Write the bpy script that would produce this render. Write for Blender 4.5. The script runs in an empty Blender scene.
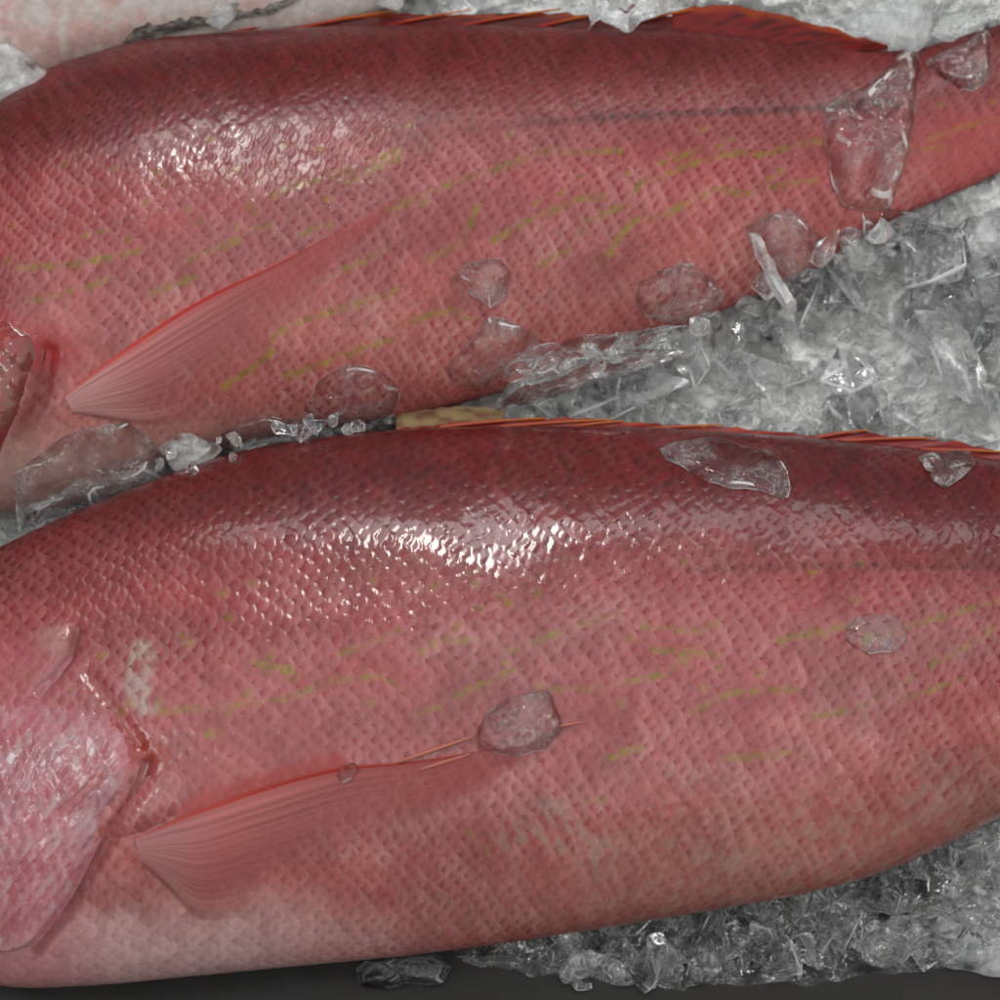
import bpy, bmesh, math, random
import numpy as np
from mathutils import Vector, Matrix

S = 0.00038                       # metres per design unit (one design unit = one photo pixel at fish height)
sc = bpy.context.scene
COL = sc.collection

# ------------------------------------------------------------------ camera model
TILT = math.radians(14.0)
DIST = 2800.0
ZT = 100.0
FWD = np.array([0.0, math.sin(TILT), -math.cos(TILT)])
UPV = np.array([0.0, math.cos(TILT), math.sin(TILT)])
RGT = np.array([1.0, 0.0, 0.0])
CAM = np.array([0.0, 0.0, ZT]) - FWD * DIST

def P(px, py, z):
    """photo pixel + height -> world x, y (design units)"""
    px = np.asarray(px, float); py = np.asarray(py, float); z = np.asarray(z, float)
    d0 = RGT[0] * (px - 500.0)
    d1 = FWD[1] * DIST + UPV[1] * (500.0 - py)
    d2 = FWD[2] * DIST + UPV[2] * (500.0 - py)
    k = (z - CAM[2]) / d2
    return d0 * k, CAM[1] + d1 * k

def PIX(x, y, z):
    rx = x - CAM[0]; ry = y - CAM[1]; rz = z - CAM[2]
    dep = ry * FWD[1] + rz * FWD[2]
    return 500.0 + DIST * rx / dep, 500.0 - DIST * (ry * UPV[1] + rz * UPV[2]) / dep

# ------------------------------------------------------------------ numpy noise
def hash2(i, j, seed=0):
    i = np.asarray(i, np.int64); j = np.asarray(j, np.int64)
    h = (i * 374761393 + j * 668265263 + seed * 974634541) & 0x7fffffff
    h = ((h ^ (h >> 13)) * 1274126177) & 0x7fffffff
    h = ((h ^ (h >> 16)) * 668265263) & 0x7fffffff
    h = h ^ (h >> 15)
    return (h & 0xffffff) / float(0xffffff)

def vn(x, y, seed=0):
    x = np.asarray(x, float); y = np.asarray(y, float)
    i = np.floor(x); j = np.floor(y); fx = x - i; fy = y - j
    fx = fx * fx * (3 - 2 * fx); fy = fy * fy * (3 - 2 * fy)
    i = i.astype(np.int64); j = j.astype(np.int64)
    a = hash2(i, j, seed); b = hash2(i + 1, j, seed); c = hash2(i, j + 1, seed); d = hash2(i + 1, j + 1, seed)
    return (a * (1 - fx) + b * fx) * (1 - fy) + (c * (1 - fx) + d * fx) * fy

def fbm(x, y, seed=0, oc=3):
    s = 0; amp = 1; tot = 0
    for o in range(oc):
        s = s + amp * vn(x * 2 ** o, y * 2 ** o, seed + o * 17); tot += amp; amp *= 0.5
    return s / tot

def sstep(a, b, x):
    t = np.clip((np.asarray(x, float) - a) / (b - a), 0, 1)
    return t * t * (3 - 2 * t)

def spl(pts, x):
    """smooth interpolation through (x, y) pairs (monotone-ish cubic)"""
    pts = sorted(pts); xs = np.array([p[0] for p in pts], float); ys = np.array([p[1] for p in pts], float)
    m = np.gradient(ys, xs)
    x = np.clip(np.asarray(x, float), xs[0], xs[-1])
    k = np.clip(np.searchsorted(xs, x) - 1, 0, len(xs) - 2)
    h = xs[k + 1] - xs[k]; t = (x - xs[k]) / h
    return ((2 * t ** 3 - 3 * t ** 2 + 1) * ys[k] + (t ** 3 - 2 * t ** 2 + t) * h * m[k]
            + (-2 * t ** 3 + 3 * t ** 2) * ys[k + 1] + (t ** 3 - t ** 2) * h * m[k + 1])

def curve(pts, t):
    """point list -> smooth curve sampled at t in 0..1 by chord length"""
    p = np.array(pts, float)
    s = np.r_[0, np.cumsum(np.hypot(*np.diff(p, axis=0).T))]; s /= s[-1]
    return spl(list(zip(s, p[:, 0])), t), spl(list(zip(s, p[:, 1])), t)

def lin(c):
    c = np.asarray(c, float) / 255.0
    return np.where(c <= 0.04045, c / 12.92, ((c + 0.055) / 1.055) ** 2.4)

def polydist(px, py, lines):
    best = np.full(px.shape, 1e9)
    for ln in lines:
        for (x0, y0), (x1, y1) in zip(ln[:-1], ln[1:]):
            dx, dy = x1 - x0, y1 - y0
            t = np.clip(((px - x0) * dx + (py - y0) * dy) / (dx * dx + dy * dy + 1e-9), 0, 1)
            best = np.minimum(best, np.hypot(px - x0 - t * dx, py - y0 - t * dy))
    return best

def scales(u, v, seed):
    """overlapping scales in staggered rows: distance behind the free edge (1 = hidden by the next scale), id, offset across"""
    bd = np.full(u.shape, 9.0); bi = np.zeros(u.shape, np.int64); bj = np.zeros(u.shape, np.int64); bv = np.zeros(u.shape)
    j0 = np.floor(v + 0.5).astype(np.int64)
    for dj in (-1, 0, 1):
        j = j0 + dj
        dv = v - j
        off = 0.5 * (j & 1) + 0.06 * (hash2(j, j * 0, seed + 9) - 0.5)
        e = 0.58 * np.sqrt(np.clip(1 - (dv / 1.16) ** 2, 0, 1))
        i = np.ceil(u - e - off).astype(np.int64)
        d = i + off + 0.10 * (hash2(i, j, seed + 21) - 0.5) + e - u
        ok = (np.abs(dv) < 1.15) & (d < bd) & (d >= 0)
        bd = np.where(ok, d, bd); bi = np.where(ok, i, bi); bj = np.where(ok, j, bj); bv = np.where(ok, dv, bv)
    return np.clip(1.15 * bd, 0, 1.4), bi, bj, bv

# ------------------------------------------------------------------ object helpers
def mesh_from(name, verts, faces, mat, parent=None, attrs=None, smooth=True, loc=None):
    me = bpy.data.meshes.new(name)
    v = np.asarray(verts, float) * S
    if loc is not None:
        v = v - np.asarray(loc, float) * S
    f = np.asarray(faces, np.int32)
    me.vertices.add(len(v)); me.vertices.foreach_set('co', v.ravel().astype(np.float32))
    n = f.shape[1]
    me.loops.add(f.size); me.loops.foreach_set('vertex_index', f.ravel())
    me.polygons.add(len(f)); me.polygons.foreach_set('loop_start', np.arange(0, f.size, n, dtype=np.int32))
    me.polygons.foreach_set('use_smooth', np.full(len(f), smooth))
    for k, a in (attrs or {}).items():
        a = np.asarray(a, np.float32)
        if a.ndim == 2:
            if a.shape[1] == 3:
                a = np.c_[a, np.ones(len(a), np.float32)]
            at = me.attributes.new(k, 'FLOAT_COLOR', 'POINT'); at.data.foreach_set('color', a.ravel())
        else:
            at = me.attributes.new(k, 'FLOAT', 'POINT'); at.data.foreach_set('value', a)
    me.update(calc_edges=True); me.validate()
    me.materials.append(mat)
    o = bpy.data.objects.new(name, me); COL.objects.link(o)
    if parent is not None:
        o.parent = parent
    return o

def gridfaces(nu, nv, wrap=False):
    i = np.arange(nu - 1)[:, None]; j = np.arange(nv if wrap else nv - 1)[None, :]
    a = i * nv + j; b = i * nv + (j + 1) % nv
    return np.stack([a, b, b + nv, a + nv], -1).reshape(-1, 4)

def empty(name, loc, label, cat, group=None):
    o = bpy.data.objects.new(name, None); COL.objects.link(o)
    o.location = [c * S for c in loc]; o.empty_display_size = 0.01
    o['label'] = label; o['category'] = cat
    if group: o['group'] = group
    return o

def tag(o, label, cat, group=None):
    o['label'] = label; o['category'] = cat
    if group: o['group'] = group
    return o

# ------------------------------------------------------------------ materials
def newmat(name):
    m = bpy.data.materials.new(name); m.use_nodes = True
    nt = m.node_tree; nt.nodes.clear()
    out = nt.nodes.new('ShaderNodeOutputMaterial')
    return m, nt, out

def N(nt, typ, **kw):
    n = nt.nodes.new(typ)
    for k, v in kw.items():
        if k in n.inputs: n.inputs[k].default_value = v
        else: setattr(n, k, v)
    return n

def fish_material(name, rough=0.30, coat=0.75, bump=0.10, crough=0.07):
    m, nt, out = newmat(name)
    b = N(nt, 'ShaderNodeBsdfPrincipled')
    at = N(nt, 'ShaderNodeAttribute', attribute_name='pig')
    ro = N(nt, 'ShaderNodeAttribute', attribute_name='rgh')
    tc = N(nt, 'ShaderNodeTexCoord')
    no = N(nt, 'ShaderNodeTexNoise'); no.inputs['Scale'].default_value = 420; no.inputs['Detail'].default_value = 3
    nt.links.new(tc.outputs['Object'], no.inputs['Vector'])
    mr = N(nt, 'ShaderNodeMapRange'); mr.inputs['To Min'].default_value = 0.72; mr.inputs['To Max'].default_value = 1.28
    nt.links.new(no.outputs['Fac'], mr.inputs['Value'])
    mx = N(nt, 'ShaderNodeMix', data_type='RGBA', blend_type='MULTIPLY'); mx.inputs[0].default_value = 1
    nt.links.new(at.outputs['Color'], mx.inputs[6]); nt.links.new(mr.outputs['Result'], mx.inputs[7])
    nt.links.new(mx.outputs[2], b.inputs['Base Color'])
    nt.links.new(ro.outputs['Fac'], b.inputs['Roughness'])
    n2 = N(nt, 'ShaderNodeTexNoise'); n2.inputs['Scale'].default_value = 900; n2.inputs['Detail'].default_value = 2
    nt.links.new(tc.outputs['Object'], n2.inputs['Vector'])
    bp = N(nt, 'ShaderNodeBump'); bp.inputs['Strength'].default_value = bump; bp.inputs['Distance'].default_value = 0.0006
    nt.links.new(n2.outputs['Fac'], bp.inputs['Height']); nt.links.new(bp.outputs['Normal'], b.inputs['Normal'])
    b.inputs['IOR'].default_value = 1.42; b.inputs['Specular IOR Level'].default_value = 0.28
    fl = N(nt, 'ShaderNodeAttribute', attribute_name='film'); nt.links.new(fl.outputs['Fac'], b.inputs['Coat Weight']); b.inputs['Coat Roughness'].default_value = crough
    b.inputs['Coat IOR'].default_value = 1.36
    nt.links.new(b.outputs[0], out.inputs[0])
    return m

def fin_material(name):
    m, nt, out = newmat(name)
    b = N(nt, 'ShaderNodeBsdfPrincipled')
    at = N(nt, 'ShaderNodeAttribute', attribute_name='pig')
    al = N(nt, 'ShaderNodeAttribute', attribute_name='alp')
    nt.links.new(at.outputs['Color'], b.inputs['Base Color'])
    b.inputs['Roughness'].default_value = 0.42; b.inputs['Coat Weight'].default_value = 0.15; b.inputs['Coat Roughness'].default_value = 0.15; b.inputs['Specular IOR Level'].default_value = 0.35
    nt.links.new(al.outputs['Fac'], b.inputs['Alpha'])
    nt.links.new(b.outputs[0], out.inputs[0])
    return m


def ice_material(name, cloud=0.25, trans=0.45, vein=None, tint=(0.90, 0.94, 0.93), scale=90.0, rough=0.04, bump=0.5, milk=(0.78, 0.82, 0.81), sharp=0.12, bscale=1.0):
    """clear wet ice with milky veins: refractive body mixed with white, crack-like cloud"""
    m, nt, out = newmat(name)
    tc = N(nt, 'ShaderNodeTexCoord')
    g = N(nt, 'ShaderNodeBsdfPrincipled')
    g.inputs['Base Color'].default_value = (*tint, 1); g.inputs['Transmission Weight'].default_value = 1
    g.inputs['IOR'].default_value = 1.31; g.inputs['Roughness'].default_value = rough
    d = N(nt, 'ShaderNodeBsdfPrincipled'); d.inputs['Base Color'].default_value = (*milk, 1); d.inputs['Roughness'].default_value = 0.35
    tr = N(nt, 'ShaderNodeBsdfTranslucent'); tr.inputs['Color'].default_value = (*milk, 1)
    md = N(nt, 'ShaderNodeMixShader'); md.inputs[0].default_value = trans
    nt.links.new(d.outputs[0], md.inputs[1]); nt.links.new(tr.outputs[0], md.inputs[2])
    n1 = N(nt, 'ShaderNodeTexNoise'); n1.inputs['Scale'].default_value = scale; n1.inputs['Detail'].default_value = 5
    n1.inputs['Distortion'].default_value = 2.2
    nt.links.new(tc.outputs['Object'], n1.inputs['Vector'])
    # ridge of the noise = thin curling crack lines
    sb = N(nt, 'ShaderNodeMath', operation='SUBTRACT'); sb.inputs[1].default_value = 0.5
    ab = N(nt, 'ShaderNodeMath', operation='ABSOLUTE')
    nt.links.new(n1.outputs['Fac'], sb.inputs[0]); nt.links.new(sb.outputs[0], ab.inputs[0])
    r1 = N(nt, 'ShaderNodeMapRange'); r1.inputs['From Min'].default_value = 0.0; r1.inputs['From Max'].default_value = 0.035
    r1.inputs['To Min'].default_value = 1.0; r1.inputs['To Max'].default_value = 0.0
    nt.links.new(ab.outputs[0], r1.inputs['Value'])
    n2 = N(nt, 'ShaderNodeTexNoise'); n2.inputs['Scale'].default_value = scale * 0.55; n2.inputs['Detail'].default_value = 4
    nt.links.new(tc.outputs['Object'], n2.inputs['Vector'])
    r2 = N(nt, 'ShaderNodeMapRange'); r2.inputs['From Min'].default_value = 0.5 - sharp; r2.inputs['From Max'].default_value = 0.5 + sharp * 1.6
    nt.links.new(n2.outputs['Fac'], r2.inputs['Value'])
    mu = N(nt, 'ShaderNodeMath', operation='MULTIPLY'); nt.links.new(r1.outputs[0], mu.inputs[0]); nt.links.new(r2.outputs[0], mu.inputs[1])
    mu2 = N(nt, 'ShaderNodeMath', operation='MULTIPLY'); mu2.inputs[1].default_value = (min(1.0, cloud * 2.4) if vein is None else vein); nt.links.new(mu.outputs[0], mu2.inputs[0])
    mc = N(nt, 'ShaderNodeMath', operation='MULTIPLY'); mc.inputs[1].default_value = cloud; nt.links.new(r2.outputs[0], mc.inputs[0])
    mm = N(nt, 'ShaderNodeMath', operation='MAXIMUM'); nt.links.new(mu2.outputs[0], mm.inputs[0]); nt.links.new(mc.outputs[0], mm.inputs[1])
    ms = N(nt, 'ShaderNodeMixShader'); nt.links.new(mm.outputs[0], ms.inputs[0])
    nt.links.new(g.outputs[0], ms.inputs[1]); nt.links.new(md.outputs[0], ms.inputs[2])
    n3 = N(nt, 'ShaderNodeTexNoise'); n3.inputs['Scale'].default_value = 150 * bscale; n3.inputs['Detail'].default_value = 3
    nt.links.new(tc.outputs['Object'], n3.inputs['Vector'])
    vo = N(nt, 'ShaderNodeTexVoronoi'); vo.inputs['Scale'].default_value = 110 * bscale
    nt.links.new(tc.outputs['Object'], vo.inputs['Vector'])
    ad = N(nt, 'ShaderNodeMath', operation='ADD'); nt.links.new(n3.outputs['Fac'], ad.inputs[0]); nt.links.new(vo.outputs['Distance'], ad.inputs[1])
    bp = N(nt, 'ShaderNodeBump'); bp.inputs['Strength'].default_value = bump; bp.inputs['Distance'].default_value = 0.002
    nt.links.new(ad.outputs[0], bp.inputs['Height'])
    nt.links.new(bp.outputs[0], g.inputs['Normal']); nt.links.new(bp.outputs[0], d.inputs['Normal'])
    nt.links.new(ms.outputs[0], out.inputs[0])
    return m

M_FISH = fish_material('wet_fish_skin')
M_FISH_DULL = fish_material('damp_fish_skin', crough=0.09)
M_PALE = fish_material('pale_fish_skin', bump=0.15)
M_FIN = fin_material('fin_membrane')
M_FIN_DRY = fin_material('back_fin_membrane')
for nd in M_FIN_DRY.node_tree.nodes:
    if nd.type == 'BSDF_PRINCIPLED':
        nd.inputs['Coat Weight'].default_value = 0.0; nd.inputs['Specular IOR Level'].default_value = 0.15; nd.inputs['Roughness'].default_value = 0.5
M_ICE = ice_material('clear_ice', cloud=0.14, vein=0.9, tint=(0.98, 0.99, 0.98), milk=(0.90, 0.91, 0.89), scale=150, trans=0.3, bump=0.7)
M_ICE_SHARD = ice_material('clear_ice_shard', cloud=0.09, vein=0.5, scale=120, sharp=0.05, rough=0.02, bump=0.35, tint=(0.99, 0.99, 0.99))
M_ICE_MILK = ice_material('milky_ice', cloud=0.75, rough=0.08, milk=(0.92, 0.92, 0.91), scale=130, trans=0.3, bump=0.7)
M_FROST = ice_material('frosted_ice_edge', cloud=0.9, rough=0.12, scale=130, sharp=0.06, milk=(0.92, 0.93, 0.92), tint=(0.98, 0.98, 0.98))
M_BED = ice_material('crushed_ice_bed', cloud=1.0, rough=0.08, scale=110, bump=1.0, milk=(0.93, 0.94, 0.92), sharp=0.35, trans=0.05, bscale=1.6)

def tray_material():
    m, nt, out = newmat('dark_wet_tray')
    b = N(nt, 'ShaderNodeBsdfPrincipled')
    tc = N(nt, 'ShaderNodeTexCoord')
    n1 = N(nt, 'ShaderNodeTexNoise'); n1.inputs['Scale'].default_value = 35; n1.inputs['Detail'].default_value = 6
    nt.links.new(tc.outputs['Object'], n1.inputs['Vector'])
    cr = N(nt, 'ShaderNodeValToRGB'); cr.color_ramp.elements[0].color = (0.006, 0.006, 0.0055, 1); cr.color_ramp.elements[1].color = (0.028, 0.026, 0.024, 1)
    nt.links.new(n1.outputs['Fac'], cr.inputs[0]); nt.links.new(cr.outputs[0], b.inputs['Base Color'])
    r = N(nt, 'ShaderNodeMapRange'); r.inputs['To Min'].default_value = 0.25; r.inputs['To Max'].default_value = 0.6; b.inputs['Specular IOR Level'].default_value = 0.16
    nt.links.new(n1.outputs['Fac'], r.inputs['Value']); nt.links.new(r.outputs[0], b.inputs['Roughness'])
    bp = N(nt, 'ShaderNodeBump'); bp.inputs['Strength'].default_value = 0.4; bp.inputs['Distance'].default_value = 0.002
    nt.links.new(n1.outputs['Fac'], bp.inputs['Height']); nt.links.new(bp.outputs[0], b.inputs['Normal'])
    nt.links.new(b.outputs[0], out.inputs[0])
    return m
M_TRAY = tray_material()

# ------------------------------------------------------------------ fish bodies
class Fish:
    def __init__(s, top, bot, zc, bfun, seed, x0=-170, x1=1170):
        s.zc, s.seed, s.x0, s.x1, s.dark = zc, seed, x0, x1, 0.53
        pxs = np.linspace(x0, x1, 700)
        yt = spl(top, pxs); yb = spl(bot, pxs)
        xw, yT = P(pxs, yt, zc); _, yB = P(pxs, yb, zc)
        b = bfun(pxs, 0.5 * (yT - yB))
        H = 0.5 * (yT - yB)
        a = np.sqrt(np.maximum(H * H - (b * math.tan(TILT)) ** 2, 25.0))
        s.xs = xw; s.yc = 0.5 * (yT + yB); s.a = a; s.b = b
    def at(s, x):
        return np.interp(x, s.xs, s.yc), np.interp(x, s.xs, s.a), np.interp(x, s.xs, s.b)
    def z_at(s, x, y):
        yc, a, b = s.at(x)
        q = np.clip((y - yc) / a, -1.3, 1.3)
        return np.where(np.abs(q) < 0.999, s.zc + b * np.sqrt(np.clip(1 - q * q, 0, 1)), s.zc - 1.0)
    def inside(s, x, y):
        yc, a, b = s.at(x)
        return (np.abs((y - yc) / a) < 1.0) & (x > s.xs[0]) & (x < s.xs[-1])
    def normal(s, x, y):
        e = 2.0
        zx = (s.z_at(x + e, y) - s.z_at(x - e, y)) / (2 * e); zy = (s.z_at(x, y + e) - s.z_at(x, y - e)) / (2 * e)
        zx = np.clip(zx, -2, 2); zy = np.clip(zy, -2, 2)
        n = np.stack([-zx, -zy, np.ones_like(zx)], -1)
        return n / np.linalg.norm(n, axis=-1, keepdims=True)
    def lift(s, px, py, h=0.0):
        """photo pixel -> point on the flank, h above it along the normal"""
        px = np.asarray(px, float); py = np.asarray(py, float)
        z = np.full(px.shape, s.zc + 80.0)
        for _ in range(14):
            x, y = P(px, py, z); z = 0.5 * z + 0.5 * s.z_at(x, y)
        x, y = P(px, py, z)
        z = s.z_at(x, y)
        n = s.normal(x, y); h = np.asarray(h, float)
        return np.stack([x, y, z], -1) + n * h[..., None]
    def body_grid(s, step, pitch, row, shear, amp, paint, vref=0.0):
        """fine flank grid with raised overlapping scales; returns vertices, faces, attributes"""
        nu = int((s.xs[-1] - s.xs[0]) / step)
        nv = int(1.75 * np.max(s.a) * 1.25 / step)
        x = np.linspace(s.xs[0], s.xs[-1], nu)
        ph = np.r_[np.linspace(-0.30, math.pi + 0.30, nv), np.linspace(math.pi + 0.42, 2 * math.pi - 0.42, 22)]
        X, F = np.meshgrid(x, ph, indexing='ij')
        yc, a, b = s.at(X)
        Y = yc + a * np.cos(F); Z = s.zc + b * np.sin(F)
        # soft lumps of flesh
        lump = (fbm(X / 150 + 3, Y / 110, s.seed + 5, 2) - 0.5) * 7
        # outward normal of the ellipse
        nyv = np.cos(F) / a; nzv = np.sin(F) / b; L = np.hypot(nyv, nzv); nyv /= L; nzv /= L
        ds = np.sqrt((a * np.sin(F)) ** 2 + (b * np.cos(F)) ** 2)
        arc = np.cumsum(ds * np.gradient(ph)[None, :], axis=1); arc -= arc[:, [nv // 2]]
        wx = (fbm(X / 45, Y / 45, s.seed + 40, 2) - 0.5) * 15; wy = (fbm(X / 90 + 9, Y / 90 + 4, s.seed + 41, 2) - 0.5) * 9
        V = (arc + wx - 0.04 * X) / row + 200.0
        U = (X + wy - (shear[0] + (shear[1] - shear[0]) * sstep(-350, 350, X)) * arc) / pitch + 200.0
        d, si, sj, dv = scales(U, V, s.seed)
        px, py = PIX(X, Y, Z)
        t = np.clip(0.5 - 0.5 * np.cos(F), 0, 1)          # 0 dorsal edge, 1 belly edge
        h1 = hash2(si, sj, s.seed + 1); h2 = hash2(si, sj, s.seed + 2); h3 = hash2(si, sj, s.seed + 3)
        col, rgh, relief, extra, film = paint(s, X, Y, px, py, t, d, dv, h1, h2, h3)
        edge = np.clip(1 - d, 0, 1)
        hh = amp * 1.15 * edge ** 1.2 * sstep(-0.05, 0.22, d) + amp * 1.8 * ((h1 - 0.5) * (d - 0.4) * 1.3 + (h2 - 0.5) * dv * 0.7)
        fine = sstep(0.02, 0.2, np.sin(F) + 0.3)
        disp = (lump + extra) * np.clip(np.sin(F), 0, 1) + hh * relief * fine
        Y = Y + nyv * disp; Z = Z + nzv * disp
        Z = np.maximum(Z, 2.0)
        verts = np.stack([X, Y, Z], -1).reshape(-1, 3)
        f = gridfaces(nu, len(ph), wrap=True)
        return verts, f, {'pig': np.clip(col * s.dark, 0, 1).reshape(-1, 3), 'rgh': rgh.ravel(), 'film': np.clip(film, 0, 1).ravel()}

def mixc(a, b, f):
    return a + (b - a) * np.asarray(f)[..., None]

TOP_U = [(-170, 205), (-60, 135), (0, 100), (40, 76), (100, 54), (150, 42), (200, 37), (300, 30), (400, 27), (500, 27), (600, 30), (700, 33), (800, 45), (870, 51), (910, 50), (950, 40), (985, 29), (1060, 8), (1170, -30)]
BOT_U = [(-170, 470), (-60, 500), (0, 512), (100, 494), (200, 457), (300, 433), (400, 418), (500, 392), (600, 355), (700, 318), (800, 272), (900, 214), (960, 188), (1000, 170), (1060, 160), (1170, 190)]
TOP_L = [(-170, 650), (-60, 583), (0, 548), (50, 524), (100, 502), (150, 482), (200, 464), (250, 450), (300, 441), (400, 430), (500, 427), (600, 427), (700, 431), (800, 438), (900, 447), (1000, 461), (1170, 498)]
BOT_L = [(-170, 880), (-80, 945), (-20, 978), (30, 988), (100, 987), (200, 978), (300, 968), (400, 958), (500, 945), (600, 929), (700, 912), (800, 893), (850, 880), (900, 860), (950, 836), (1000, 810), (1080, 770), (1170, 725)]

YEL_U = [[(345,180),(400,158)], [(388,210),(413,198),(475,175),(490,171),(542,152),(622,152)], [(426,262),(458,245),(479,205)],
         [(493,241),(514,229),(545,213),(580,200),(605,196)], [(538,266),(570,248),(584,224),(629,203),(640,184),(671,173),(685,166),(737,152),(765,154),(818,140)],
         [(594,266),(608,255),(629,224),(664,215),(688,203),(720,189),(744,194),(783,185),(818,180)], [(287,376),(346,355),(395,338)],
         [(224,386),(252,369),(270,355),(276,334),(315,316),(395,294)], [(147,297),(171,286),(196,277)], [(245,234),(273,224)], [(301,234),(329,224)],
         [(315,281),(336,273),(388,248)], [(16,268),(70,266),(135,252)], [(28,302),(62,295),(110,280)], [(90,262),(125,256)], [(185,262),(240,240)], [(280,190),(330,175),(400,150)],
         [(930,140),(960,128),(1000,118)], [(900,150),(945,148)], [(395,325),(450,310),(470,320)], [(370,300),(400,290)], [(660,165),(700,150)]]
YEL_L = [[(155,712),(225,706),(285,700),(330,680),(382,675),(402,690)], [(416,716),(440,706),(468,690),(520,668)], [(500,655),(560,632),(620,612)],
         [(552,690),(600,688),(665,674),(695,650)], [(690,712),(730,693),(765,690),(800,690)], [(808,718),(840,712),(872,700),(910,678),(960,650),(1000,625)],
         [(640,625),(700,632),(720,620)], [(250,662),(295,672)], [(725,758),(770,756),(812,752)], [(585,800),(602,800)], [(600,760),(640,748)], [(465,830),(488,852)],
         [(430,640),(480,640)], [(780,640),(850,625)], [(860,640),(930,620),(1000,600)], [(205,735),(222,732)], [(340,655),(400,630)], [(655,650),(720,655)], [(900,700),(960,680)]]

def paint_common(s, px, py, t, d, dv, h1, h2, h3, dors, yel, latline, llk):
    """pigment of a crimson snapper flank"""
    # dors: 0..1 position of the dark back boundary passed as mask
    back = lin((126, 34, 36)); back2 = lin((106, 26, 28)); net_b = lin((150, 84, 80))
    mid = lin((186, 80, 80)); mid_c = lin((158, 42, 46)); net_m = lin((208, 138, 138))
    bel = lin((194, 98, 92)); bel_c = lin((166, 62, 60)); net_l = lin((218, 162, 154))
    n1 = fbm(px / 60, py / 45, s.seed + 11, 3); n0 = fbm(px / 120 + 7, py / 70, s.seed + 19, 3)
    br = fbm((px - 0.35 * py) / 5.5, py / 19, s.seed + 13, 2)                          # breaks the net up
    loc = 0.62 + 0.6 * sstep(0.3, 0.7, fbm(px / 75 + 3, py / 50, s.seed + 27, 2))       # the net fades in and out
    centre = loc * sstep(0.4, 0.8, d) * (1.1 - 0.7 * br)
    edge = loc * np.clip(sstep(0.75, 0.1, d) * (0.25 + 0.75 * br) * (0.7 + 0.4 * h1), 0, 1)
    cb = mixc(mixc(back, back2, h1), net_b, np.clip(edge * 0.42, 0, 1))
    cm = mixc(mixc(mid, mid_c, np.clip(centre * (0.65 + 0.4 * h2), 0, 1)), net_m, np.clip(edge * (0.55 + 0.25 * h3), 0, 1))
    cl = mixc(mixc(bel, bel_c, np.clip(centre * (0.65 + 0.4 * h2), 0, 1)), net_l, np.clip(edge * (0.5 + 0.3 * h1), 0, 1))
    col = mixc(cb, cm, dors)
    crease = sstep(0.62, 0.95, d) * (0.7 + 0.3 * h3)                          # shadow line behind each scale edge, painted into the pigment as dark red
    col = mixc(col, lin((118, 34, 36)), np.clip(crease * 0.95 * loc * (0.25 + 1.2 * br) * (1 - 0.35 * sstep(0.55, 0.8, t)), 0, 0.85))
    lo = sstep(0.55, 0.9, t + (n1 - 0.5) * 0.25)
    col = mixc(col, cl, lo)
    col = col * (0.95 + 0.10 * h3)[..., None] * (0.8 + 0.4 * n1)[..., None] * (0.84 + 0.32 * br)[..., None]
    col = mixc(col, col * np.array([0.84, 0.92, 0.92]) + 0.006, sstep(0.45, 0.7, n0) * 0.8)   # duller, browner clouds
    # olive-yellow dashes, one per scale along the lines
    dist = polydist(px, py, yel)
    on = sstep(5.2, 1.8, dist + 3.0 * (br - 0.5)) * (0.25 + 0.75 * sstep(0.14, 0.5, h2)) * (0.3 + 0.7 * sstep(0.1, 0.4, d) * sstep(1.1, 0.75, d)) * (0.35 + 0.65 * sstep(0.28, 0.46, fbm(px / 11, py / 8, s.seed + 61, 2)))
    on = np.maximum(on, 0.55 * (h3 > 0.95) * (t > 0.3) * (t < 0.62) * sstep(0.1, 0.4, d) * sstep(1.0, 0.7, d) * sstep(0.6, 0.3, np.abs(dv)))
    yc = mixc(lin((134, 120, 32)), lin((178, 150, 48)), h1)
    col = mixc(col, yc, np.clip(on * (0.8 + 0.4 * h3), 0, 1) * 0.85)
    # lateral line: dark dotted pores
    dl = polydist(px, py, latline)
    col = mixc(col, lin((78, 40, 34)), sstep(6, 1.5, dl + 3 * (br - 0.5)) * (0.35 + 0.5 * sstep(0.25, 0.5, d)) * llk)
    # dark flecks on the back
    fl = (h3 < 0.45) * sstep(0.4, 0.8, d) * sstep(1.1, 0.3, np.abs(dv)) * (1 - dors)
    col = mixc(col, lin((70, 30, 26)), fl * 0.5)
    return col, n1

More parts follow.
